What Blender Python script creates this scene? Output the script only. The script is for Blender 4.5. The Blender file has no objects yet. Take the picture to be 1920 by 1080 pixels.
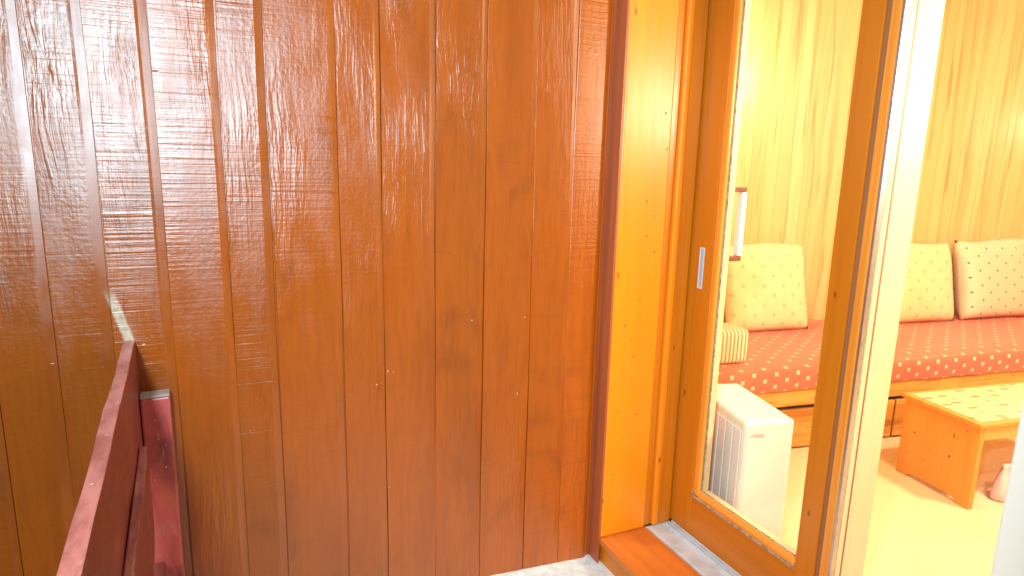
import bpy, bmesh, math, random
from mathutils import Vector, Matrix
random.seed(7)
SC = bpy.context.scene
COL = SC.collection
R = math.radians

# ------------------------------------------------------------------ camera
cam_d = bpy.data.cameras.new("camera"); cam = bpy.data.objects.new("camera", cam_d); COL.objects.link(cam)
SC.camera = cam
F = 1215.257
Xc = Vector((0.911288, -0.059416, 0.407461)); Yc = Vector((-0.411112, -0.187203, 0.892156)); Zc = Vector((0.023269, -0.980523, -0.195022))
# world axes given in camera coordinates (right, down, forward)
right = Vector((Xc[0], Yc[0], Zc[0])); down = Vector((Xc[1], Yc[1], Zc[1])); fwd = Vector((Xc[2], Yc[2], Zc[2]))
M = Matrix((( right[0], -down[0], -fwd[0], 0.0),
            ( right[1], -down[1], -fwd[1], -1.9195),
            ( right[2], -down[2], -fwd[2], 1.4933),
            (0, 0, 0, 1)))
cam.matrix_world = M
cam_d.sensor_width = 36.0; cam_d.lens = F / 1920 * 36.0
cam_d.clip_start = 0.02; cam_d.clip_end = 200

# ------------------------------------------------------------------ world, sun, exposure
w = bpy.data.worlds.new("World"); SC.world = w; w.use_nodes = True
nt = w.node_tree; nt.nodes.clear()
sky = nt.nodes.new('ShaderNodeTexSky'); sky.sky_type = 'NISHITA'; sky.sun_disc = False
SUN_EL, SUN_AZ = R(42), R(215)
sky.sun_elevation = SUN_EL; sky.sun_rotation = SUN_AZ
sky.air_density = 1.0; sky.dust_density = 2.5
bg = nt.nodes.new('ShaderNodeBackground'); bg.inputs[1].default_value = 0.05
out = nt.nodes.new('ShaderNodeOutputWorld')
nt.links.new(sky.outputs[0], bg.inputs[0]); nt.links.new(bg.outputs[0], out.inputs[0])
sd = bpy.data.lights.new("sun", 'SUN'); sun = bpy.data.objects.new("sun", sd); COL.objects.link(sun)
sd.energy = 1.35; sd.angle = R(20); sd.color = (1, .88, .72)
sdir = Vector((math.sin(SUN_AZ)*math.cos(SUN_EL), math.cos(SUN_AZ)*math.cos(SUN_EL), math.sin(SUN_EL)))
sun.rotation_euler = sdir.to_track_quat('Z', 'Y').to_euler()
SC.view_settings.view_transform = 'Standard'; SC.view_settings.look = 'None'
SC.view_settings.gamma = 1; SC.view_settings.exposure = 0.0
# the photographer's flash: its bloom is what shows on the varnish of the boards
fd = bpy.data.lights.new("camera_flash", 'AREA'); fl = bpy.data.objects.new("camera_flash", fd); COL.objects.link(fl)
fd.shape = 'DISK'; fd.size = 0.16; fd.energy = 80; fd.color = (.64, .88, 1)
fl.location = (-0.34, -1.97, 1.80)
fl.rotation_euler = (Vector(fl.location) - Vector((0.45, 0, 1.9))).to_track_quat('Z', 'Y').to_euler()

# ------------------------------------------------------------------ node helpers
class NB:
    def __init__(s, name):
        s.m = bpy.data.materials.new(name); s.m.use_nodes = True
        s.t = s.m.node_tree; s.t.nodes.clear()
        s.out = s.n('ShaderNodeOutputMaterial'); s.p = s.n('ShaderNodeBsdfPrincipled')
        s.t.links.new(s.p.outputs[0], s.out.inputs[0])
        tc = s.n('ShaderNodeTexCoord'); s.obj = tc.outputs['Object']
    def n(s, k): return s.t.nodes.new(k)
    def set(s, sock, v):
        if isinstance(v, bpy.types.NodeSocket): s.t.links.new(v, sock)
        elif isinstance(v, (tuple, list)) and len(v) == 3 and sock.type == 'RGBA': sock.default_value = (*v, 1)
        else: sock.default_value = v
    def math(s, op, a, b=0.0, clamp=False):
        n = s.n('ShaderNodeMath'); n.operation = op; n.use_clamp = clamp
        s.set(n.inputs[0], a); s.set(n.inputs[1], b); return n.outputs[0]
    def vec(s, op, a, b):
        n = s.n('ShaderNodeVectorMath'); n.operation = op
        s.set(n.inputs[0], a); s.set(n.inputs[1], b); return n.outputs[0]
    def scale(s, v, sc): return s.vec('MULTIPLY', v, sc)
    def noise(s, v, sc, det=3, rough=.5, dist=0):
        n = s.n('ShaderNodeTexNoise'); s.set(n.inputs['Vector'], v)
        n.inputs['Scale'].default_value = sc; n.inputs['Detail'].default_value = det
        n.inputs['Roughness'].default_value = rough; n.inputs['Distortion'].default_value = dist
        return n.outputs['Fac']
    def ramp(s, f, a, b, lo=0.0, hi=1.0):
        n = s.n('ShaderNodeMapRange'); n.clamp = True; n.interpolation_type = 'SMOOTHSTEP'
        s.set(n.inputs[0], f); n.inputs[1].default_value = a; n.inputs[2].default_value = b
        n.inputs[3].default_value = lo; n.inputs[4].default_value = hi
        return n.outputs[0]
    def mix(s, f, a, b):
        n = s.n('ShaderNodeMix'); n.data_type = 'RGBA'
        s.set(n.inputs[0], f); s.set(n.inputs[6], a); s.set(n.inputs[7], b); return n.outputs[2]
    def mul(s, f, a, b):
        n = s.n('ShaderNodeMix'); n.data_type = 'RGBA'; n.blend_type = 'MULTIPLY'
        s.set(n.inputs[0], f); s.set(n.inputs[6], a); s.set(n.inputs[7], b); return n.outputs[2]
    def comb(s, x, y, z):
        n = s.n('ShaderNodeCombineXYZ')
        for i, v in enumerate((x, y, z)): s.set(n.inputs[i], v)
        return n.outputs[0]
    def sep(s, v):
        n = s.n('ShaderNodeSeparateXYZ'); s.set(n.inputs[0], v); return n.outputs
    def attr(s, name):
        n = s.n('ShaderNodeAttribute'); n.attribute_name = name; return n.outputs
    def bump(s, h, strength=1.0, dist=.001):
        n = s.n('ShaderNodeBump'); n.inputs['Strength'].default_value = strength; n.inputs['Distance'].default_value = dist
        s.set(n.inputs['Height'], h); s.t.links.new(n.outputs[0], s.p.inputs['Normal']); return n
    def base(s, c): s.set(s.p.inputs['Base Color'], c)
    def rough(s, v): s.set(s.p.inputs['Roughness'], v)

def stretch(axis, across, along):
    return {'x': (along, across, across), 'y': (across, along, across), 'z': (across, across, along)}[axis]

def wood(name, col, dark, rough=.35, axis='z', across=40, along=1.6, contrast=1.0, bump=.0004, blotch=.35, spec=.5):
    b = NB(name)
    v = b.scale(b.obj, stretch(axis, across, along))
    g = b.noise(v, 1.0, 4, .6, .6)
    f = b.ramp(g, .42, .72, 0, contrast)
    c = b.mix(f, col, dark)
    bl = b.noise(b.scale(b.obj, stretch(axis, 6, 1.2)), 1.0, 3, .5)
    c = b.mix(b.ramp(bl, .35, .7, 0, blotch), c, dark)
    # pin knots
    vo = b.n('ShaderNodeTexVoronoi'); b.set(vo.inputs['Vector'], b.scale(b.obj, stretch(axis, 9, 4.5))); vo.inputs['Scale'].default_value = 1
    k = b.ramp(vo.outputs['Distance'], .035, .075, 1, 0)
    c = b.mix(b.math('MULTIPLY', k, .75), c, tuple(x*.35 for x in dark))
    b.base(c)
    b.rough(b.ramp(b.noise(b.scale(b.obj, stretch(axis, 40, 3)), 1, 2), .3, .7, rough*.94, rough*1.06))
    b.p.inputs['Specular IOR Level'].default_value = spec
    b.bump(b.math('ADD', g, b.math('MULTIPLY', b.noise(b.obj, 180, 2), .15)), 1.0, bump)
    return b.m

def plain(name, col, rough=.5, metal=0, bump=0, bscale=80, var=.0, var_scale=8, dark=None, coat=0):
    b = NB(name)
    c = col
    if var: c = b.mix(b.ramp(b.noise(b.obj, var_scale, 5, .6), .35, .7, 0, var), col, dark or tuple(x*.6 for x in col))
    b.base(c); b.rough(rough); b.p.inputs['Metallic'].default_value = metal
    b.p.inputs['Coat Weight'].default_value = coat
    if bump: b.bump(b.noise(b.obj, bscale, 4), 1, bump)
    return b.m

# ------------------------------------------------------------------ materials
def m_boards():
    b = NB('varnished_rough_sawn_boards')
    x, y, z = b.sep(b.obj)[:3]
    rnd = b.attr('board_seed')[2]; tone = b.attr('board_tone')[2]; saw_amt = b.attr('board_saw')[2]; isb = b.attr('board_bevel')[2]
    P = b.vec('ADD', b.obj, b.comb(b.math('MULTIPLY', rnd, 13.1), b.math('MULTIPLY', rnd, 37.7), b.math('MULTIPLY', rnd, 7.3)))
    # warped space so the grain swirls around hidden knots
    wn = b.n('ShaderNodeTexNoise'); b.set(wn.inputs['Vector'], b.scale(P, (7, 7, 4))); wn.inputs['Scale'].default_value = 1; wn.inputs['Detail'].default_value = 1
    W = b.vec('ADD', P, b.scale(wn.outputs['Color'], (.045, 0, .10)))
    grain = b.noise(b.scale(W, (85, 1, 7)), 1, 3, .55, .3)
    fine = b.noise(b.scale(P, (220, 1, 9)), 1, 2, .5)
    sawn = b.noise(b.scale(P, (1.6, 1, 105)), 1, 2.5, .65)
    saw2 = b.noise(b.scale(P, (2.5, 1, 33)), 1, 1, .5)
    sawmask = b.ramp(b.noise(b.scale(P, (3.2, 1, 1.9)), 1, 2), .38, .62)
    sawmask = b.math('MULTIPLY', b.math('ADD', b.math('MULTIPLY', sawmask, .75), .25), saw_amt)
    grmask = b.ramp(b.noise(b.scale(P, (5, 1, 2.2)), 1, 2), .42, .66)
    # thin separate blade lines
    ln = b.ramp(b.noise(b.scale(P, (.8, 1, 60)), 1, 1, .5), .66, .74)
    # colour
    c = b.mix(b.ramp(grain, .4, .75, 0, .38), (.44, .088, .0010), (.28, .044, .0010))
    c = b.mix(b.ramp(b.noise(b.scale(P, (9, 1, 1.3)), 1, 4, .6), .45, .72, 0, .40), c, (.24, .042, .002))
    c = b.mix(b.ramp(b.noise(b.scale(P, (5, 1, 5)), 1, 4, .6, .4), .56, .74, 0, .40), c, (.17, .034, .003))
    c = b.mix(b.ramp(fine, .5, .8, 0, .22), c, (.20, .035, .006))
    c = b.mix(b.math('MULTIPLY', b.ramp(saw2, .60, .72), b.math('MULTIPLY', sawmask, .30)), c, (.26, .045, .008))
    c = b.mix(b.math('MULTIPLY', ln, b.math('MULTIPLY', sawmask, .28)), c, (.14, .03, .008))
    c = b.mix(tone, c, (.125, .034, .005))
    # pale ragged patch just above the end of the handrail
    dz = b.math('SUBTRACT', z, 1.07)
    cx = b.math('ADD', b.math('MULTIPLY', dz, -.27), -.2505)
    d = b.math('ABSOLUTE', b.math('SUBTRACT', x, cx))
    nn = b.noise(b.scale(b.obj, (70, 1, 40)), 1, 3)
    m1 = b.ramp(b.math('ADD', d, b.math('MULTIPLY', b.math('SUBTRACT', nn, .5), .012)), .008, .0155, 1, 0)
    m2 = b.math('MULTIPLY', b.ramp(z, .985, .992), b.ramp(z, 1.09, 1.15, 1, 0))
    sc = b.math('MULTIPLY', b.math('MULTIPLY', m1, m2), b.ramp(nn, .25, .6, .45, .9))
    c = b.mix(sc, c, (.42, .36, .27))
    rr = b.ramp(b.noise(b.scale(P, (12, 1, 6)), 1, 4, .6), .3, .7, .355, .435)
    rr = b.math('SUBTRACT', rr, b.math('MULTIPLY', isb, .0))
    h = b.math('MULTIPLY', sawn, b.math('MULTIPLY', sawmask, .85))
    h = b.math('ADD', h, b.math('MULTIPLY', b.math('MULTIPLY', ln, sawmask), -.25))
    h = b.math('ADD', h, b.math('MULTIPLY', grain, b.math('ADD', b.math('MULTIPLY', grmask, 1.3), .16)))
    h = b.math('ADD', h, b.math('MULTIPLY', b.noise(P, 95, 2), .22))
    inv = b.math('SUBTRACT', 1.0, b.math('MULTIPLY', isb, .88))
    bp = b.bump(b.math('MULTIPLY', h, inv), 1.0, .0029)
    # stained wood under a hard varnish film
    b.t.nodes.remove(b.p)
    df = b.n('ShaderNodeBsdfDiffuse'); b.set(df.inputs[0], c); df.inputs[1].default_value = .3
    gl = b.n('ShaderNodeBsdfGlossy'); gl.distribution = 'BECKMANN'; b.set(gl.inputs['Roughness'], rr); gl.inputs[0].default_value = (1, 1, 1, 1)
    fr = b.n('ShaderNodeFresnel'); fr.inputs[0].default_value = 1.66
    mx = b.n('ShaderNodeMixShader'); b.t.links.new(fr.outputs[0], mx.inputs[0])
    b.t.links.new(df.outputs[0], mx.inputs[1]); b.t.links.new(gl.outputs[0], mx.inputs[2])
    for n_ in (df, gl, fr): b.t.links.new(bp.outputs[0], n_.inputs['Normal'])
    b.t.links.new(mx.outputs[0], b.out.inputs[0])
    return b.m

def m_redpaint(name, col=(.40, .072, .055), worn=.35):
    b = NB(name)
    f = b.noise(b.scale(b.obj, (14, 5, 8)), 1, 5, .65)
    c = b.mix(b.ramp(f, .40, .66, 0, .75), col, (.20, .034, .028))
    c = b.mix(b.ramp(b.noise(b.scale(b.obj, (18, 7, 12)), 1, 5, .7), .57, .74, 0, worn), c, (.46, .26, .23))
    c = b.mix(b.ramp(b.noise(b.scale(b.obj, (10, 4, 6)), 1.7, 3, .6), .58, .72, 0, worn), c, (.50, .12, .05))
    b.base(c); b.rough(b.ramp(f, .3, .7, .32, .55))
    b.bump(b.math('ADD', b.noise(b.scale(b.obj, (90, 8, 20)), 1, 3), b.noise(b.obj, 150, 2)), 1, .0005)
    return b.m

def m_staves():
    """glued pine staves of the room's walls"""
    b = NB('pine_stave_panelling')
    x, y, z = b.sep(b.obj)[:3]
    br = b.n('ShaderNodeTexBrick'); b.set(br.inputs['Vector'], b.comb(z, x, 0.0))
    br.offset = .5; br.inputs['Scale'].default_value = 1
    br.inputs['Brick Width'].default_value = 9; br.inputs['Row Height'].default_value = .098
    br.inputs['Mortar Size'].default_value = .0016; br.inputs['Mortar Smooth'].default_value = .6; br.inputs['Bias'].default_value = -.1
    br.inputs['Color1'].default_value = (0, 0, 0, 1); br.inputs['Color2'].default_value = (1, 1, 1, 1); br.inputs['Mortar'].default_value = (.5, .5, .5, 1)
    v = b.math('MULTIPLY', br.outputs['Color'], 1.0)
    c = b.mix(v, (.80, .62, .29), (.74, .50, .20))
    P = b.vec('ADD', b.obj, b.comb(b.math('MULTIPLY', v, .7), 0.0, b.math('MULTIPLY', v, 9.0)))
    g = b.noise(b.scale(P, (13, 1, .55)), 1, 3, .6, .5)
    c = b.mix(b.ramp(g, .5, .74, 0, .65), c, (.58, .28, .08))
    st = b.noise(b.scale(P, (15, 1, .8)), 1.7, 2, .5, .3)
    c = b.mix(b.ramp(st, .60, .74, 0, .5), c, (.42, .13, .02))
    c = b.mix(b.math('MULTIPLY', br.outputs['Fac'], .75), c, (.46, .18, .035))
    b.base(c); b.rough(.42); b.bump(b.math('MULTIPLY', g, .5), 1, .0005)
    return b.m

def m_spots(name, base, spot, pitch, size, rough=.9, stagger=True, axes='xz', diamond=True, fade=1.0, jitter=0):
    """cloth woven with small spots in a staggered grid"""
    b = NB(name)
    s = b.sep(b.obj); d = {'x': s[0], 'y': s[1], 'z': s[2]}
    u, v = d[axes[0]], d[axes[1]]
    def cell(du, dv):
        fu = b.math('PINGPONG', b.math('ADD', u, du + 50*pitch[0]*2), pitch[0]/1)
        fv = b.math('PINGPONG', b.math('ADD', v, dv + 50*pitch[1]*2), pitch[1]/1)
        au, av = fu, fv
        dist = b.math('ADD', au, av) if diamond else b.math('MAXIMUM', au, av)
        return b.ramp(dist, size*.8, size*1.15, 1, 0)
    m = cell(0, 0)
    if stagger: m = b.math('MAXIMUM', m, cell(pitch[0], pitch[1]))
    wv = b.noise(b.obj, 14, 3)
    c = b.mix(b.ramp(wv, .35, .7, 0, .18), base, tuple(q*.75 for q in base))
    c = b.mix(b.math('MULTIPLY', m, fade), c, spot)
    b.base(c); b.rough(rough); b.p.inputs['Sheen Weight'].default_value = .2
    b.bump(b.math('ADD', b.noise(b.obj, 500, 1), b.math('MULTIPLY', b.noise(b.obj, 9, 2), 6)), 1, .0012)
    return b.m

def m_stripes():
    b = NB('cream_striped_cloth')
    x = b.sep(b.obj)[0]
    f = b.math('PINGPONG', b.math('ADD', x, 3.0), .011)
    c = b.mix(b.ramp(f, .0035, .006, 1, 0), (.76, .62, .36), (.34, .24, .14))
    b.base(c); b.rough(.9); b.bump(b.noise(b.obj, 400, 1), 1, .0008); return b.m

def m_tabletop():
    b = NB('leaf_printed_table_tiles')
    vo = b.n('ShaderNodeTexVoronoi'); b.set(vo.inputs['Vector'], b.scale(b.obj, (7.5, 20, 1))); vo.inputs['Scale'].default_value = 1; vo.inputs['Randomness'].default_value = .55
    nz = b.noise(b.obj, 30, 3)
    d = b.math('ADD', vo.outputs['Distance'], b.math('MULTIPLY', b.math('SUBTRACT', nz, .5), .22))
    c = b.mix(b.ramp(d, .18, .27, .9, 0), (.70, .56, .26), (.20, .18, .10))
    b.base(c); b.rough(.3); return b.m

def m_glass():
    b = NB('clear_window_glass')
    b.t.nodes.remove(b.p)
    tr = b.n('ShaderNodeBsdfTransparent'); tr.inputs[0].default_value = (.96, .97, .95, 1)
    gl = b.n('ShaderNodeBsdfGlossy'); gl.inputs['Roughness'].default_value = .03
    lw = b.n('ShaderNodeLayerWeight'); lw.inputs[0].default_value = .5
    fr = b.math('ADD', b.math('MULTIPLY', b.math('POWER', lw.outputs['Facing'], 5.0), .9), .03)
    mx = b.n('ShaderNodeMixShader'); b.t.links.new(fr, mx.inputs[0])
    b.t.links.new(tr.outputs[0], mx.inputs[1]); b.t.links.new(gl.outputs[0], mx.inputs[2])
    b.t.links.new(mx.outputs[0], b.out.inputs[0]); return b.m

def m_snowy():
    b = NB('pale_painted_concrete')
    n = b.noise(b.obj, 22, 6, .7)
    c = b.mix(b.ramp(n, .35, .7), (.50, .55, .56), (.74, .77, .77))
    c = b.mix(b.ramp(b.noise(b.obj, 60, 4, .7), .62, .74, 0, .5), c, (.30, .30, .27))
    c = b.mix(b.ramp(b.noise(b.obj, 5, 2), .55, .7, 0, .4), c, (.72, .66, .45))
    b.base(c); b.rough(.75); b.bump(n, 1, .003); return b.m

MB = m_boards()
M_RAIL = m_redpaint('worn_lit_red_rail_paint', (.40, .125, .098), .85)  # top faces: wear plus light from above, put into the colour
M_RAIL_SHADED = m_redpaint('shaded_red_rail_paint', (.15, .024, .016), .2)  # darker copy for side faces, their shade put into the colour
M_POST = m_redpaint('crimson_post_paint', (.46, .078, .066), .35)
M_BARE = plain('weathered_bare_wood', (.34, .27, .25), .8, var=.7, var_scale=60, dark=(.22, .15, .11), bump=.001)
M_JAMB = wood('amber_varnished_pine', (.80, .232, .0035), (.70, .175, .003), .36, 'z', 30, .8, .5, .00015, .25)
M_FRAME = wood('orange_varnished_frame', (.57, .165, .006), (.44, .112, .004), .33, 'z', 34, 1.0, .6, .0002, .35)
M_FRAME_Y = wood('orange_varnished_frame_rail', (.57, .165, .006), (.44, .112, .004), .33, 'y', 34, 1.0, .6, .0002, .35)
M_JAMB_SHADE = wood('red_brown_jamb_shadow', (.38, .088, .026), (.26, .052, .018), .4, 'z', 30, 1.2, .7, .0004, .4)  # colour of the jamb's shadow band beside the boards
M_SILL = wood('orange_varnished_sill', (.58, .16, .02), (.40, .085, .01), .4, 'y', 30, 1.2, .7, .0003, .5)
M_BEAD = wood('light_orange_bead', (.80, .28, .03), (.56, .14, .01), .35, 'z', 60, 1.0, .5, .0002, .2)
M_BEAD_Y = wood('light_orange_bead_rail', (.80, .28, .03), (.56, .14, .01), .35, 'y', 60, 1.0, .5, .0002, .2)
M_INNER = wood('pale_inner_pine', (.76, .57, .31), (.70, .47, .22), .4, 'z', 30, .9, .4, .0002, .2)
M_GROOVE = plain('brown_gasket_groove', (.30, .12, .05), .6)
M_ALU = plain('brushed_aluminium', (.62, .63, .64), .38, 1.0, bump=.0003, bscale=200, var=.3, var_scale=30, dark=(.35, .35, .36))
M_TRACK = plain('dusty_aluminium_track', (.62, .66, .68), .45, .1, bump=.0006, bscale=120, var=.55, var_scale=14, dark=(.38, .37, .36))
M_SEALANT = plain('dirty_sealant', (.46, .41, .35), .8, 0, bump=.001, bscale=90, var=.8, var_scale=70, dark=(.12, .08, .05))
M_STEEL = plain('pale_steel_pull', (.60, .64, .68), .3, .3)
M_STEELIN = plain('pull_recess', (.42, .50, .60), .35, .3)
M_HBROWN = plain('brown_handle_bracket', (.20, .045, .012), .45)
M_WHITE = plain('white_enamel', (.82, .80, .72), .35)
M_RAD = plain('white_radiator_enamel', (.84, .80, .68), .4)
M_RADG = plain('grey_radiator_grille', (.86, .80, .76), .5)
M_RED = plain('pink_brown_badge', (.68, .48, .40), .5)
M_STAVE = m_staves()
M_BASE = wood('sofa_base_pine', (.74, .38, .085), (.50, .16, .016), .45, 'x', 26, 2.2, .95, .0003, .5)
M_DRAW = wood('sofa_drawer_pine', (.70, .34, .07), (.40, .11, .012), .45, 'x', 18, 1.6, 1.0, .0003, .7)
M_TABLE = wood('honey_pine_table', (.74, .28, .045), (.64, .20, .025), .45, 'z', 22, 2, .5, .0002, .25)
M_TABLE_X = wood('honey_pine_apron', (.80, .44, .12), (.70, .32, .06), .45, 'x', 22, 2, .5, .0002, .25)
M_DARK = plain('dark_gap', (.05, .03, .03), .9)
M_TOP = m_tabletop()
M_SEAT = m_spots('red_spotted_seat_cloth', (.84, .15, .07), (.86, .48, .24), (.066, .055), .0105, axes='xy', diamond=False, fade=.85)
M_SEATF = m_spots('red_spotted_seat_cloth_front', (.84, .14, .07), (.88, .58, .32), (.066, .034), .0105, axes='xz', diamond=False, fade=.85)
M_CUSH = m_spots('cream_spotted_cushion_cloth', (.76, .66, .34), (.34, .37, .18), (.066, .058), .015, axes='xz', fade=.55)
M_CUSH2 = m_spots('cream_dotted_cushion_cloth', (.78, .58, .36), (.12, .20, .10), (.068, .048), .0100, axes='xz', fade=.95)
M_STRIPE = m_stripes()
M_FLOORIN = plain('pale_yellow_room_floor', (.82, .60, .36), .28, var=.2, var_scale=3, dark=(.70, .52, .24))
M_PLASTER = plain('cream_plaster', (.74, .64, .46), .8, bump=.0006)
M_GLASS = m_glass()
M_CONC = m_snowy()
M_GRASS = plain('grey_green_ground', (.10, .12, .06), .9, bump=.02, bscale=4, var=.7, var_scale=2, dark=(.06, .07, .03))
M_CURTAIN = plain('white_curtain_cloth', (.80, .80, .82), .9, bump=.001)
M_PINK = plain('pale_pink_cloth', (.78, .50, .44), .9, bump=.002, bscale=30, var=.4, var_scale=12, dark=(.62, .34, .30))
M_PINKR = plain('crimson_patch', (.50, .06, .08), .8)
M_CHIPL = plain('pale_paint_chip', (.52, .30, .19), .7)
M_CHIPD = plain('dark_pin_knot', (.22, .055, .010), .5)
M_KNOT = plain('jamb_pin_knot', (.34, .09, .010), .5)
M_CHIPK = plain('dark_nail_hole', (.06, .02, .01), .7)
b_ = NB('added_lit_lamp_shade'); b_.base((.9, .8, .6)); b_.p.inputs['Emission Color'].default_value = (1, .78, .42, 1); b_.p.inputs['Emission Strength'].default_value = 6; M_ADDED_LAMP = b_.m
M_WPAINT = plain('cream_white_paint', (.88, .84, .72), .5)

# ------------------------------------------------------------------ mesh helpers
def link(name, me, mats, parent=None, bevel=0, seg=2, smooth=False):
    o = bpy.data.objects.new(name, me); COL.objects.link(o)
    for m in (mats if isinstance(mats, (list, tuple)) else [mats]): me.materials.append(m)
    if parent: o.parent = parent
    if bevel:
        md = o.modifiers.new('bevel', 'BEVEL'); md.width = bevel; md.segments = seg; md.limit_method = 'ANGLE'; md.angle_limit = R(40)
        md.harden_normals = False
    if smooth:
        for p in me.polygons: p.use_smooth = True
    return o
def box_bm(bm, x0, x1, y0, y1, z0, z1, mi=0):
    vs = [bm.verts.new(p) for p in ((x0,y0,z0),(x1,y0,z0),(x1,y1,z0),(x0,y1,z0),(x0,y0,z1),(x1,y0,z1),(x1,y1,z1),(x0,y1,z1))]
    for q in ((3,2,1,0),(4,5,6,7),(0,1,5,4),(1,2,6,5),(2,3,7,6),(3,0,4,7)):
        f = bm.faces.new([vs[i] for i in q]); f.material_index = mi
def fin(name, bm, mats, parent=None, **k):
    bmesh.ops.recalc_face_normals(bm, faces=bm.faces)
    me = bpy.data.meshes.new(name); bm.to_mesh(me); bm.free(); return link(name, me, mats, parent, **k)
def box(name, x0, x1, y0, y1, z0, z1, mat, parent=None, bevel=.0, **k):
    bm = bmesh.new(); box_bm(bm, x0, x1, y0, y1, z0, z1); return fin(name, bm, mat, parent, bevel=bevel, **k)
def prism(name, pts, axis, a0, a1, mat, parent=None, bevel=0, **k):
    """polygon pts extruded along an axis; pts are the two other coordinates in xyz order"""
    bm = bmesh.new()
    def mk(p, a):
        return {'x': (a, p[0], p[1]), 'y': (p[0], a, p[1]), 'z': (p[0], p[1], a)}[axis]
    A = [bm.verts.new(mk(p, a0)) for p in pts]; B = [bm.verts.new(mk(p, a1)) for p in pts]
    n = len(pts)
    bm.faces.new(A); bm.faces.new(B[::-1])
    for i in range(n): bm.faces.new([A[i], A[(i+1) % n], B[(i+1) % n], B[i]])
    return fin(name, bm, mat, parent, bevel=bevel, **k)
def empty(name, loc=(0,0,0), rz=0, label=None, cat=None, group=None):
    o = bpy.data.objects.new(name, None); COL.objects.link(o); o.location = loc; o.rotation_euler = (0, 0, rz); o.empty_display_size = .05
    if label: o['label'] = label
    if cat: o['category'] = cat
    if group: o['group'] = group
    return o
def tag(o, label, cat, group=None):
    o['label'] = label; o['category'] = cat
    if group: o['group'] = group
    return o
def struct(o): o['kind'] = 'structure'; return o
def blob(bm, c, nrm, r, mi, up=(0,0,1), sx=1, sz=1, n=7):
    """small irregular flake lying on a surface"""
    nrm = Vector(nrm).normalized(); s = Vector(up).cross(nrm).normalized(); t = nrm.cross(s)
    c = Vector(c)
    ring = []
    for k in range(n):
        a = 2*math.pi*k/n; q = r*random.uniform(.7, 1.2)
        ring.append(bm.verts.new(c + s*math.cos(a)*q*sx + t*math.sin(a)*q*sz))
    top = bm.verts.new(c + nrm*.0006)
    for k in range(n):
        f = bm.faces.new([ring[k], ring[(k+1) % n], top]); f.material_index = mi

def flakes(name, items, nrm, mats, parent, up=(0,0,1), mpi=None):
    for (c, r, mi, sx, sz) in items:
        bm = bmesh.new(); blob(bm, c, nrm, r, 0, up=up, sx=sx, sz=sz)
        o = fin(name if mi == 0 else 'nail_hole', bm, mats[mi], parent)
        if mpi: o.matrix_parent_inverse = mpi

# ------------------------------------------------------------------ setting
bm = bmesh.new(); box_bm(bm, -60, 60, -60, 60, -3.2, -3.0); struct(fin('ground', bm, M_GRASS))
# balcony floor with a slight fall towards the window sill
bm = bmesh.new()
xs = [-.30, .2, .78, 1.25, 1.60]; zs = [.028, .028, .024, -.008, -.02]
prevs = None
for x, z in zip(xs, zs):
    q = [bm.verts.new(p) for p in ((x, -4.2, z), (x, .02, z), (x, .02, z-.18), (x, -4.2, z-.18))]
    if prevs:
        for i in range(4): bm.faces.new([prevs[i], q[i], q[(i+1) % 4], prevs[(i+1) % 4]])
    else: bm.faces.new(q[::-1])
    prevs = q
bm.faces.new(prevs); struct(fin('balcony_floor', bm, M_CONC))

# ------------------------------------------------------------------ the board wall
edges = [-1.18, -1.03, -.90, -.77, -.64, -.525, -.395, -.269, -.129, .023, .136, .321, .447, .611, .775, .946, 1.091, 1.222]
bevs  = {-.395: .018, -.269: .020, -.129: .019, .023: .013, .136: .014, .321: .013, .447: .012}
tones = [.66, .62, .66, .64, .66, .62, .64, .54, .46, .50, .40, .38, .30, .26, .14, .10, .0]  # stain tones; room light on the right boards is put in too
saws  = [.6, .6, .6, .6, .6, .5, .55, 1.0, 1.0, .9, .9, .35, .35, .30, .35, .45, .9]
bm = bmesh.new()
cl = {k: bm.verts.layers.float.new(k) for k in ('board_seed', 'board_tone', 'board_saw', 'board_bevel')}
Z0, Z1 = -.75, 2.62
NZ = 30
for i in range(len(edges)-1):
    xa, xb = edges[i], edges[i+1]; bw = bevs.get(round(xb, 3), .011)
    last = i == len(edges)-2
    if last:
        prof = [(xa+.0012, .012, 1), (xa+.0012, .0012, 0), (xa+.003, 0, 0), (xb-.030, 0, 0), (xb-.020, .0012, 0), (xb-.011, .0045, 0), (xb-.004, .010, 0), (xb, .017, 0), (xb+.001, .0255, 1)]
    else:
        prof = [(xa+.0020, .008, 1), (xa+.0020, .0010, 0), (xa+.0032, 0, 0), (xb-bw-.007, 0, 0), (xb-bw, .0003, 1), (xb-.0004, .0003+bw*.13, 1), (xb, .008, 1)]
    yo = random.uniform(-.0012, .0012)
    seed = random.random(); rows = []
    for k in range(NZ+1):
        z = Z0 + (Z1-Z0)*k/NZ
        wx = .0016*math.sin(z*2.3+i*1.7) + .0007*math.sin(z*9+i)
        if xa < -.5: wx = 0
        row = []
        for (x, y, bb) in prof:
            v = bm.verts.new((x+wx, y+(yo if y < .0075 else 0), z))
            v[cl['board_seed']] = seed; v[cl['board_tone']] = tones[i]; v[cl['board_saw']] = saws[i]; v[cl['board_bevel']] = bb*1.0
            row.append(v)
        rows.append(row)
    for k in range(NZ):
        for j in range(len(prof)-1):
            f = bm.faces.new([rows[k][j], rows[k][j+1], rows[k+1][j+1], rows[k+1][j]])
            if last and 3 <= j <= 7: f.smooth = True
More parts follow.
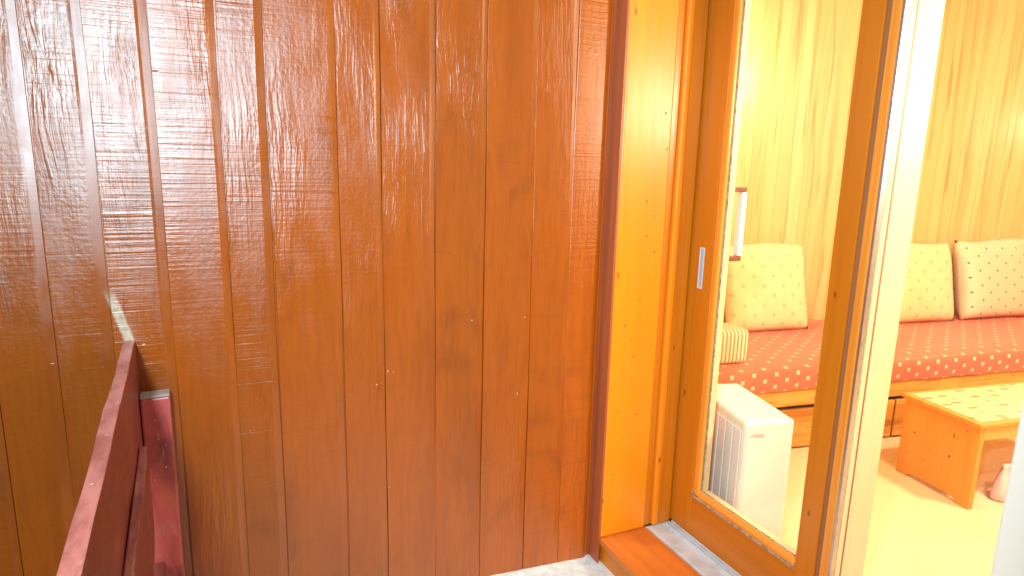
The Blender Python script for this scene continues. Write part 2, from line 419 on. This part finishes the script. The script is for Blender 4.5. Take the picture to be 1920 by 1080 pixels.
# solid backing that gives the wall its thickness
box_bm(bm, -1.2, 1.2215, .0086, .12, Z0, Z1); box_bm(bm, 1.2225, 1.325, .0265, .12, Z0, Z1)
wall = fin('board_wall', bm, [MB, M_CHIPL, M_CHIPK])
tag(wall, 'balcony end wall of glossy orange-brown vertical boards with saw marks', 'board wall')
box('shadow_strip', 1.2235, 1.32, .0150, .0262, Z0+.01, Z1-.01, M_JAMB_SHADE, wall)  # dark strip that stands in for the jamb's shadow on the boards
# paint chips and nail holes
L_ = []
for (x, z, r, m, sx, sz) in [(.735,.975,.0042,0,1.6,.8),(.925,.970,.0035,0,1.8,.7),(.42,.795,.0038,0,1,1.1),(.432,.782,.0032,1,1.3,.9),
        (.456,.835,.003,0,.8,1.8),(.474,.83,.0028,0,1,1),(.905,.70,.0035,0,.8,3.2),(.455,.44,.003,0,1,1),(-.405,.955,.003,0,2,.5),
        (.62,1.205,.006,1,2.4,.7),(.66,1.20,.004,1,1.5,.6),(.30,.76,.003,1,1,1),(.34,.77,.002,0,1,1),(.80,.46,.0025,0,1,1),(.05,.70,.002,0,1,1),
        (-.12,1.69,.006,1,2.0,.5),(.62,.60,.002,1,1,1),(.99,1.36,.003,1,1,1),(.78,.83,.002,0,1,1),(1.05,.79,.002,0,1,1),(-.20,.985,.0045,0,1,1)]:
    L_.append(((x, -.0018, z), r*.8, m, sx, sz))
flakes('paint_chip', L_, (0,-1,0), [M_CHIPL, M_CHIPD], wall)

# ------------------------------------------------------------------ railing
rail = empty('balcony_railing', (-.232, 0, 0), R(2.5), 'red painted plank railing running along the open left side to the board wall', 'railing')
def rbox(name, *a, **k): return box(name, *a, parent=rail, **k)
# local x: plank thickness, local y: towards the camera is negative
bm = bmesh.new(); N = 46; prev = None
for k in range(N+1):
    y = -.004 - 3.9*(k/N)**1.6
    j = .0012*math.sin(y*14) + .0008*math.sin(y*41+1)
    q = [bm.verts.new(p) for p in ((-.0135+j, y, .70), (.0135+j*.5, y, .70), (.0135+j*.5, y, 1.0), (-.0135+j, y, 1.0+.0015*math.sin(y*9)))]
    if prev:
        for i in range(4):
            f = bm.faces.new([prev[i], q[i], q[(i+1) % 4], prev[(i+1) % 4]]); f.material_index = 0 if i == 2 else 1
    else: bm.faces.new(q[::-1])
    prev = q
bm.faces.new(prev); fin('top_plank', bm, [M_RAIL, M_RAIL_SHADED], rail, bevel=.0025)
bm = bmesh.new(); N = 40; prev = None
for k in range(N+1):
    y = -.20 - 3.7*(k/N)**1.6
    j = .002*math.sin(y*11)+.001*math.sin(y*37)
    q = [bm.verts.new(p) for p in ((.0148, y, .56), (.034+j, y, .56), (.034+j, y, .779), (.0148, y, .781))]
    if prev:
        for i in range(4):
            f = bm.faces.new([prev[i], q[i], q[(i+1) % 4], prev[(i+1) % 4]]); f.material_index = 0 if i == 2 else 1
    else: bm.faces.new(q[::-1])
    prev = q
bm.faces.new(prev); fin('middle_plank', bm, [M_RAIL, M_RAIL_SHADED], rail, bevel=.003)
rbox('lower_plank', .0165, .043, -3.9, -.10, .22, .40, mat=M_RAIL_SHADED, bevel=.003)
bm = bmesh.new(); box_bm(bm, .0145, .084, -.058, -.015, -.02, .850)
pp = fin('post', bm, M_POST, rail, bevel=.004)
bm = bmesh.new(); box_bm(bm, .0140, .0845, -.0585, -.015, .8505, .859); fin('worn_end_grain', bm, M_BARE, pp, bevel=.003)
pp['label'] = 'crimson post with bleached top'
for yy in (-1.5, -3.0): rbox('post', .0475, .117, yy-.07, yy, 0.0, .855, mat=M_POST, bevel=.004)
rbox('floor_edge_board', -.05, -.015, -4.1, -.02, -.22, .10, mat=M_RAIL_SHADED, bevel=.003)
for (y, x, z) in [(-.30, .0137, .93), (-.62, .0137, .90)]:
    bm = bmesh.new(); blob(bm, (x, y, z), (1,0,0), .004, 0, sx=.6, sz=1.4); fin('paint_chip', bm, M_CHIPL, rail)
L_ = []
for (y, z, r, a, c) in [(-.36,1.0012,.004,1,1),(-.66,1.0012,.003,1,1.4),(-.85,1.0012,.004,.8,1),(-.2,1.0012,.003,1,1)]:
    L_.append(((random.uniform(-.005,.005), y, z), r*.7, 0, a, c))
flakes('paint_chip', L_, (0,0,1), [M_CHIPL], rail, up=(1,0,0))
L_ = []
for (x, z, r, sx, sz) in [(.045,.79,.002,1,1),(.050,.745,.0016,.7,9),(.058,.695,.0014,.6,12),(.048,.735,.002,1,1),(.066,.715,.002,1.4,1),(.062,.652,.003,1,1),(.034,.62,.002,1,1)]:
    L_.append(((x, -.0586, z), r, 0, sx, sz))
flakes('paint_chip', L_, (0,-1,0), [M_CHIPL], pp)

# ------------------------------------------------------------------ facade pieces and door frame
tag(box('facade_wall', 1.330, 1.72, .122, 1.50, -.75, 2.62, M_PLASTER), 'cream house wall behind the door frame, beyond the board wall', 'wall')
tag(box('facade_wall', 1.52, 1.80, -4.2, -1.30, -.75, 2.62, M_PLASTER), 'cream house wall on the near side of the sliding door', 'wall')

fr = empty('door_frame', (1.25, -.05, .10), 0, 'fixed amber pine door frame with wooden sill and steps of moulding', 'door frame')
def fpos(o):   # parts are modelled in world coordinates, the empty sits at the frame's foot
    o.matrix_parent_inverse = fr.matrix_world.inverted() if False else Matrix.Translation((-1.25, .05, -.10)); return o
SZ = .095
def fbox(name, *a, **k): return fpos(box(name, *a, parent=fr, **k))
jb = fbox('jamb_board', 1.246, 1.446, -.050, .0255, SZ+.001, 2.45, mat=M_JAMB, bevel=.008, seg=4)
L_ = []
for (x, z) in [(1.237,1.93),(1.415,1.66),(1.43,1.54),(1.36,1.36),(1.368,1.24),(1.405,1.18),(1.385,1.09),(1.355,1.01),(1.30,.92),(1.33,.86),(1.345,.80),(1.29,.60),(1.375,.575),(1.32,.485),(1.285,.35),(1.40,1.31)]:
    if x < 1.26: continue
    L_.append(((x, -.0503, z), random.uniform(.0035,.0055), 0, random.uniform(.6,1), random.uniform(.8,1.5)))
flakes('pin_knot', L_, (0,-1,0), [M_KNOT], jb)
fbox('shadow_batten', 1.238, 1.2455, -.0485, .0140, -.02, 2.45, mat=M_JAMB_SHADE, bevel=.001)  # dark cover that puts the shade on the jamb's left side
# stepped mouldings between jamb board and door leaf
fbox('inner_casing', 1.447, 1.478, -.040, .03, SZ+.001, 2.45, mat=M_FRAME, bevel=.003)
fbox('round_moulding', 1.479, 1.508, -.056, .03, SZ+.001, 2.45, mat=M_JAMB, bevel=.009, seg=4)
fbox('side_casing', 1.509, 1.565, -.050, .03, SZ+.001, 2.45, mat=M_FRAME, bevel=.003)
fbox('corner_post', 1.632, 1.74, -.030, .115, SZ+.001, 2.45, mat=M_INNER, bevel=.003)
fbox('back_casing', 1.566, 1.629, -.038, .03, SZ+.001, 2.45, mat=M_FRAME, bevel=.002)
# sill
bm = bmesh.new()
box_bm(bm, 1.246, 1.454, -1.30, .019, SZ-.028, SZ)
fpos(fin('sill', bm, M_SILL, fr, bevel=.004))
fbox('sill_riser', 1.258, 1.60, -1.30, .019, -.03, SZ-.0285, mat=M_FRAME_Y)
# aluminium sliding track
bm = bmesh.new()
box_bm(bm, 1.456, 1.5735, -1.30, -.041, SZ-.02, SZ-.004)
for (a, c, h) in [(1.4555,1.4605,.005),(1.540,1.545,.006),(1.553,1.558,.006),(1.567,1.573,.009)]:
    box_bm(bm, a, c, -1.30, -.058, SZ-.0042, SZ+h)
tr = fpos(fin('sliding_track', bm, M_TRACK, fr, bevel=.0008, seg=1))
fbox('threshold', 1.575, 1.80, -1.30, .0, -.03, .045, mat=M_SILL, bevel=.004)
fbox('head', 1.25, 1.74, -1.30, -.06, 2.40, 2.52, mat=M_FRAME, bevel=.004)
# mullion of pale wood behind the door's leading edge
fbox('pale_mullion', 1.637, 1.737, -.755, -.672, .046, 2.399, mat=M_INNER, bevel=.003)
fbox('closing_post', 1.60, 1.78, -1.295, -1.15, .046, 2.399, mat=M_WPAINT, bevel=.004)

# ------------------------------------------------------------------ sliding door leaf
dr = empty('sliding_door', (1.60, -.4, .10), 0, 'glazed sliding door leaf with orange varnished wood frame', 'sliding door')
DI = Matrix.Translation((-1.60, .4, -.10))
def dp(o): o.matrix_parent_inverse = DI; return o
X0, X1 = 1.572, 1.628
def dbox(name, *a, **k): return dp(box(name, *a, parent=dr, **k))
DB, DT = SZ+.010, 2.38
dbox('stile', X0, X1, -.160, -.045, DB, DT, mat=M_FRAME, bevel=.002)
BT = .290
bm = bmesh.new(); box_bm(bm, X0, X1, -.642, -.1605, DB, BT-.022); dp(fin('bottom_rail', bm, M_FRAME_Y, dr, bevel=.002))
dbox('top_rail', X0, X1, -.642, -.1605, 2.30, DT, mat=M_FRAME_Y, bevel=.002)
# glazing beads
dbox('glazing_bead', X0+.001, X0+.016, -.190, -.1605, BT-.020, 2.2995, mat=M_BEAD, bevel=.004)
prism('glazing_bead', [(X0-.001, BT-.0215), (X0+.016, BT-.0215), (X0+.016, BT+.003), (X0+.010, BT+.003), (X0-.001, BT-.010)], 'y', -.6405, -.1905, M_BEAD_Y, dr, bevel=.001).matrix_parent_inverse = DI
dbox('inner_bead', X0+.024, X1-.002, -.186, -.1605, BT-.020, 2.2995, mat=M_INNER, bevel=.003)
dbox('inner_bead', X0+.024, X1-.002, -.6405, -.1865, BT-.021, BT-.002, mat=M_INNER, bevel=.003)
# grey weathered sealant lines
bm = bmesh.new()
box_bm(bm, X0+.0165, X0+.0185, -.196, -.1905, BT-.001, 2.299)
box_bm(bm, X0+.0165, X0+.0185, -.640, -.1965, BT-.0205, BT+.006)
box_bm(bm, X0-.0016, X0-.0003, -.640, -.165, BT-.0300, BT-.0225)
box_bm(bm, X0-.0016, X0-.0003, -.172, -.158, BT-.021, BT-.006)
dp(fin('sealant', bm, M_SEALANT, dr))
dbox('glass_pane', X0+.019, X0+.0235, -.641, -.1605, BT-.021, 2.2995, mat=M_GLASS)
# leading stile
dbox('stile', X0, X1-.004, -.712, -.6425, DB, DT, mat=M_FRAME, bevel=.002)
dbox('groove_strip', X0+.006, X1-.004, -.729, -.7125, DB, DT, mat=M_GROOVE, bevel=.002)
dbox('edge_bead', X0-.001, X0+.030, -.7565, -.7295, DB, DT, mat=M_BEAD, bevel=.003)
bm = bmesh.new()
box_bm(bm, X0+.001, X0+.011, -.7650, -.7570, DB, DT)
box_bm(bm, X0+.014, X0+.024, -.7620, -.7570, DB, DT)
dp(fin('weather_strip', bm, M_ALU, dr, bevel=.001))
bm = bmesh.new(); box_bm(bm, X0+.0245, X0+.0285, -.7605, -.7570, DB, DT); dp(fin('brush_seal', bm, M_SEALANT, dr))
dbox('edge_lining', X0+.0300, X0+.050, -.7600, -.7300, DB, DT, mat=M_INNER, bevel=.002)
dbox('gasket', X0+.0505, X0+.0645, -.7540, -.7300, DB, DT, mat=M_GROOVE)
# flush pull
bm = bmesh.new()
box_bm(bm, X0-.003, X0+.002, -.121, -.117, 1.050, 1.200); box_bm(bm, X0-.003, X0+.002, -.101, -.097, 1.050, 1.200)
box_bm(bm, X0-.003, X0+.002, -.1168, -.1012, 1.050, 1.058); box_bm(bm, X0-.003, X0+.002, -.1168, -.1012, 1.192, 1.200)
pl = dp(fin('flush_pull', bm, M_STEEL, dr, bevel=.0008, seg=1))
rec = box('recess', X0-.0008, X0+.0005, -.1167, -.1013, 1.0585, 1.1915, M_STEELIN, pl)
# inside pull handle
hd = bpy.data.objects.new('pull_handle', bpy.data.meshes.new('pull_handle')); hd.parent = dr; COL.objects.link(hd); dp(hd)
bm = bmesh.new()
for zc in (1.163, 1.408):
    box_bm(bm, 1.6285, 1.700, -.166, -.146, zc-.009, zc+.009)
bm.to_mesh(hd.data); bm.free(); hd.data.materials.append(M_HBROWN)
md = hd.modifiers.new('bevel', 'BEVEL'); md.width = .003; md.segments = 2
box('grip', 1.679, 1.700, -.170, -.142, 1.1725, 1.3985, M_WHITE, hd, bevel=.005, seg=3)

# curtain beside the opening
bm = bmesh.new(); prev = None
for k in range(41):
    y = -1.30 + .0 - .55*(k/40.0) + .145; x = 1.86 + .022*math.sin(k*1.1)
    q = [bm.verts.new((x, y, .03)), bm.verts.new((x+.004*math.sin(k), y, 2.4))]
    if prev: bm.faces.new([prev[0], q[0], q[1], prev[1]])
    prev = q
cu = fin('curtain', bm, M_CURTAIN, smooth=True); md = cu.modifiers.new('thick', 'SOLIDIFY'); md.thickness = .004
tag(cu, 'white curtain hanging at the near side of the open doorway', 'curtain')

# ------------------------------------------------------------------ the room (turned 8.5 degrees against the balcony)
RT = R(-8.5)
def room_obj(o): o.rotation_euler = (0, 0, RT); return o
# local u,v axes equal world x,y turned by RT about the world origin
tag(room_obj(box('room_back_wall', 1.5, 7.4, 1.66, 1.75, -.02, 2.9, M_STAVE)), 'pale yellow pine stave wall behind the sofa', 'wall')
tag(room_obj(box('room_end_wall', 7.3, 7.4, -3.8, 1.659, -.02, 2.9, M_STAVE)), 'pine stave wall at the far right end of the room', 'wall')
tag(room_obj(box('room_near_wall', 2.3, 7.299, -3.9, -3.801, -.02, 2.9, M_PLASTER)), 'cream wall of the room behind the viewer', 'wall')
struct(fin('room_ceiling', (lambda bm: (box_bm(bm, 1.60, 8.0, -5.2, 1.9, 2.91, 3.0), bm)[1])(bmesh.new()), M_PLASTER))
struct(fin('room_floor', (lambda bm: (box_bm(bm, 1.722, 8.0, -5.2, 2.2, -.12, 0.0), bm)[1])(bmesh.new()), M_FLOORIN))
tag(box('lintel_wall', 1.50, 1.80, -1.299, .121, 2.522, 2.905, M_PLASTER), 'plain wall above the sliding door', 'wall')

def uv(u, v):
    return (u*math.cos(RT) - v*math.sin(RT), u*math.sin(RT) + v*math.cos(RT))
def room_empty(name, u, v, label, cat, dz=0, rz=0, group=None):
    x, y = uv(u, v); return empty(name, (x, y, dz), RT+rz, label, cat, group)

# sofa
so = room_empty('sofa', 3.6, .80, 'pine box sofa with red spotted seat mattress and drawers under it', 'sofa')
U0, U1 = 1.95-3.6, 6.6-3.6
box('front_board', U0, U1, 0, .025, .250, .342, M_BASE, so, bevel=.003)
box('base_box', U0, U1, .0255, .84, .02, .335, M_DARK, so)
bm = bmesh.new()
for (a, c) in [(U0, 3.30-3.6), (3.306-3.6, 4.6-3.6), (4.606-3.6, U1)]:
    d = box('drawer', a+.003, c-.003, .004, .0255, .012, .226, M_DRAW, so, bevel=.002)
bm.free()
def mattress(name, u0, u1, v0, v1, z0, z1, sag=.006):
    bm = bmesh.new(); nu, nv = max(2, int((u1-u0)/.05)), 14
    grid = []
    for i in range(nu+1):
        row = []
        for j in range(nv+1):
            u = u0+(u1-u0)*i/nu; t = j/nv; v = v0+(v1-v0)*t
            ed = min(i, nu-i)/nu*(u1-u0); ev = min(t, 1-t)*(v1-v0)
            dip = .020*math.exp(-ev/.018) + .016*math.exp(-ed/.03)
            row.append(bm.verts.new((u, v, z1 - dip + sag*math.sin(u*5+v*3)*.5)))
        grid.append(row)
    for i in range(nu):
        for j in range(nv): bm.faces.new([grid[i][j], grid[i+1][j], grid[i+1][j+1], grid[i][j+1]])
    # front skirt with a soft roll
    prof = [(-.006, -.022), (-.012, -.05), (-.012, -.09), (-.004, z0-z1+.012)]
    last = [g[0] for g in grid]
    for (dv, dz) in prof:
        cur = [bm.verts.new((g[0].co.x, v0+dv+.002*math.sin(g[0].co.x*19), z1-.02+dz+.02 if dz > -.1 else z0+.002)) for g in grid]
        for i in range(nu):
            f = bm.faces.new([last[i], cur[i], cur[i+1], last[i+1]]); f.material_index = 1
        last = cur
    for side in (0, -1):
        col_ = grid[side]; low = [bm.verts.new((g.co.x, g.co.y, z0)) for g in col_]
        for j in range(nv): bm.faces.new([col_[j], col_[j+1], low[j+1], low[j]])
    o = fin(name, bm, [M_SEAT, M_SEATF], so, smooth=True); return o
mattress('seat_mattress', U0, 4.98-3.6, -.008, .84, .343, .484)
mattress('seat_mattress', 4.985-3.6, U1, -.012, .84, .343, .492)

def pillow(name, u, v, z, wd, ht, th, mat, label, lean, rz=0, flat=.5):
    x, y = uv(u, v)
    o = empty(name, (x, y, z), RT+rz, label, 'cushion', 'cream cushions along the sofa'); n = 22
    bm = bmesh.new(); gr = []
    rr = random.random()*6
    for side in (1, -1):
        g = []
        for i in range(n+1):
            row = []
            for j in range(n+1):
                a, c = -1+2*i/n, -1+2*j/n
                k = (max(0, 1-abs(a)**3.4)*max(0, 1-abs(c)**3.4))**flat
                pin = 1 - .07*(abs(a)**2)*(1-abs(c)**2)*0 - .05*(1-abs(a)**2)*abs(c)**3*0
                px = a*wd/2*(1-.045*(1-c*c)*abs(a)) ; pz = (c+1)/2*ht + .010*math.sin(a*3+rr)*(c > 0)*c - .03*ht*(abs(c)*(1-a*a)*(-1 if c > 0 else 1))*-.35
                py = -side*th/2*k*(1+.08*math.sin(a*4+c*3+rr))
                row.append(bm.verts.new((px, py, pz)))
            g.append(row)
        gr.append(g)
        for i in range(n):
            for j in range(n): bm.faces.new([g[i][j], g[i+1][j], g[i+1][j+1], g[i][j+1]])
    bmesh.ops.remove_doubles(bm, verts=bm.verts, dist=.0015)
    for vtx in bm.verts:
        vtx.co = Matrix.Rotation(lean, 3, 'X') @ vtx.co
    c = fin('cover', bm, mat, o, smooth=True); return o
pillow('cushion', 2.885, 1.40, .484, .60, .545, .16, M_CUSH, 'cream spotted back cushion seen through the door glass', R(-14))
pillow('cushion', 4.06, 1.40, .484, .62, .54, .16, M_CUSH, 'cream spotted cushion just right of the pale mullion', R(-14))
pillow('cushion', 4.725, 1.39, .492, .63, .545, .19, M_CUSH2, 'rounder cream cushion with dark dots at the right edge of the view', R(-14), flat=.38)
bs = room_empty('bolster', 2.20, .94, 'small striped cream bolster lying on the sofa by the door stile', 'cushion', .482, R(0))
bm = bmesh.new(); box_bm(bm, -.17, .155, -.09, .09, .002, .185); fin('cover', bm, M_STRIPE, bs, bevel=.03, seg=5, smooth=True)

# low table
tb = room_empty('coffee_table', 3.00, -.02, 'low honey pine table with leaf patterned top', 'table')
L = .39
tb.location = (2.965, -.352, 0)
# local x along the table's length, local y its short side away from the viewer
prism('end_panel', [(0.0, .0), (.055, .0), (.085, .022), (L-.085, .022), (L-.055, .0), (L, .0), (L, .388), (0, .388)], 'x', .018, .045, M_TABLE, tb, bevel=.003)
prism('end_panel', [(0.0, .0), (.055, .0), (.085, .022), (L-.085, .022), (L-.055, .0), (L, .0), (L, .388), (0, .388)], 'x', .90, .927, M_TABLE, tb, bevel=.003)
box('front_apron', .046, .899, .018, .038, .318, .388, M_TABLE_X, tb, bevel=.003)
box('back_apron', .046, .899, L-.038, L-.018, .150, .388, M_TABLE_X, tb, bevel=.003)
bm = bmesh.new(); box_bm(bm, 0, .945, -.012, L+.012, .389, .409)
tt = fin('tabletop', bm, M_TABLE, tb, bevel=.004)
box('printed_tiles', .030, .915, .016, L-.016, .4095, .4115, M_TOP, tt, bevel=.001)
L_ = []
for (y, z, r) in [(.10,.30,.0035),(.17,.27,.003),(.315,.235,.005),(.35,.215,.003),(.23,.18,.003),(.125,.20,.006),(.15,.13,.004),(.06,.35,.003),(.25,.12,.0035),(.335,.13,.003)]:
    L_.append(((.0176, y, z), r, 0, 1, random.uniform(.9, 1.8)))
flakes('pin_knot', L_, (-1,0,0), [M_CHIPD], tb)

# radiator behind the glass
ra = empty('radiator', (1.655, -.300, 0), R(-13.5), 'white upright electric radiator standing just inside the glass', 'radiator')
box('body', .0065, .205, .0, .40, .04, .598, M_RAD, ra, bevel=.016, seg=4)
bm = bmesh.new()
for k in range(7):
    y = .018+k*.053; box_bm(bm, .001, .006, y, y+.046, .075, .560)
fin('grille', bm, M_RADG, ra, bevel=.002)
bm = bmesh.new(); box_bm(bm, .02, .19, .03, .37, .0, .04); fin('foot', bm, M_RADG, ra)
bm = bmesh.new(); blob(bm, (.060, -.0004, .545), (0,-1,0), .018, 0, sx=1.6, sz=.5, n=14); fin('badge', bm, M_RED, ra)

# pink cloth bag on the floor at the table
bg_ = empty('cloth_bag', (3.235, -.345, 0), R(10), 'small pale pink cloth bag with a crimson round patch on the floor before the table', 'bag')
bm = bmesh.new(); rings = []
for k, (z, rx, ry) in enumerate([(0,.045,.03),(.01,.058,.038),(.05,.055,.036),(.09,.046,.028),(.125,.034,.02),(.15,.028,.012),(.165,.034,.014)]):
    ring = []
    for j in range(18):
        a = 2*math.pi*j/18; q = 1+.08*math.sin(a*5+k)
        ring.append(bm.verts.new((rx*q*math.cos(a)+z*.12, ry*q*math.sin(a), z)))
    rings.append(ring)
    if k:
        for j in range(18): bm.faces.new([rings[k-1][j], rings[k-1][(j+1) % 18], ring[(j+1) % 18], ring[j]])
bm.faces.new(rings[0][::-1]); bm.faces.new(rings[-1])
fin('pouch', bm, M_PINK, bg_, smooth=True)
bm = bmesh.new(); blob(bm, (.016, -.033, .10), (0,-1,.25), .020, 0, n=16, sx=.8, sz=1.2); fin('patch', bm, M_PINKR, bg_)

# ------------------------------------------------------------------ added unseen warm room lamps
def added_wall_lamp(u, v, z, energy, label):  # unseen lamp, put in for a glow on the pine wall
    t = room_empty('added_wall_lamp', u, v, label, 'lamp', z)
    box('mount', -.035, .035, -.02, .0, -.05, .05, M_WHITE, t, bevel=.006)
    bm = bmesh.new(); n = 20; r0, r1 = .055, .08
    a_ = [bm.verts.new((r0*math.cos(2*math.pi*k/n), -.10+r0*math.sin(2*math.pi*k/n), .09)) for k in range(n)]
    b2 = [bm.verts.new((r1*math.cos(2*math.pi*k/n), -.10+r1*math.sin(2*math.pi*k/n), -.07)) for k in range(n)]
    for k in range(n): bm.faces.new([a_[k], a_[(k+1) % n], b2[(k+1) % n], b2[k]])
    fin('added_lamp_shade', bm, M_ADDED_LAMP, t, smooth=True)
    ld = bpy.data.lights.new('lamp_bulb', 'POINT'); ld.energy = energy; ld.color = (1, .82, .56); ld.shadow_soft_size = .05
    lo = bpy.data.objects.new('lamp_bulb', ld); COL.objects.link(lo); lo.parent = t; lo.location = (0, -.10, .14)
    return t
added_wall_lamp(2.52, 1.655, 1.85, 26, 'small wall lamp added out of sight behind the door stile for a glow on the pine wall')
added_wall_lamp(5.75, 1.655, 1.72, 38, 'small wall lamp added beyond the right edge of the view for a glow on the pine wall')
def added_ceiling_lamp(x, y, e, label):  # unseen lamp, put in to brighten the room
    t = empty('added_ceiling_lamp', (x, y, 2.91), 0, label, 'lamp')
    bm = bmesh.new(); bmesh.ops.create_cone(bm, cap_ends=True, segments=28, radius1=.17, radius2=.14, depth=.05, matrix=Matrix.Translation((0,0,-.03))); fin('added_lamp_shade', bm, M_ADDED_LAMP, t)
    ld = bpy.data.lights.new('lamp_bulb', 'AREA'); ld.shape = 'DISK'; ld.size = .3; ld.energy = e; ld.color = (1, .86, .64)
    lo = bpy.data.objects.new('lamp_bulb', ld); COL.objects.link(lo); lo.parent = t; lo.location = (0, 0, -.07)
added_ceiling_lamp(3.5, -1.3, 95, 'unseen round ceiling lamp added to light the room')
# uplighter standing inside, beyond the right edge of the view: its glow shows on the jamb board
ul = empty('unseen_floor_lamp', (2.42, -1.40, 0), 0, 'slim unseen floor lamp with a shallow bowl standing inside by the doorway', 'lamp')
bm = bmesh.new(); bmesh.ops.create_cone(bm, cap_ends=True, segments=28, radius1=.13, radius2=.12, depth=.02, matrix=Matrix.Translation((0,0,.012))); fin('foot', bm, M_ALU, ul)
bm = bmesh.new(); bmesh.ops.create_cone(bm, cap_ends=True, segments=16, radius1=.012, radius2=.012, depth=1.60, matrix=Matrix.Translation((0,0,.822))); fin('pole', bm, M_ALU, ul)
bm = bmesh.new(); bmesh.ops.create_cone(bm, cap_ends=False, segments=28, radius1=.03, radius2=.10, depth=.05, matrix=Matrix.Translation((0,0,1.648))); fin('bowl', bm, M_WHITE, ul)
ld = bpy.data.lights.new('lamp_bulb', 'POINT'); ld.energy = 125; ld.color = (1, .84, .60); ld.shadow_soft_size = .10
lo = bpy.data.objects.new('lamp_bulb', ld); COL.objects.link(lo); lo.parent = ul; lo.location = (0, 0, 1.80)
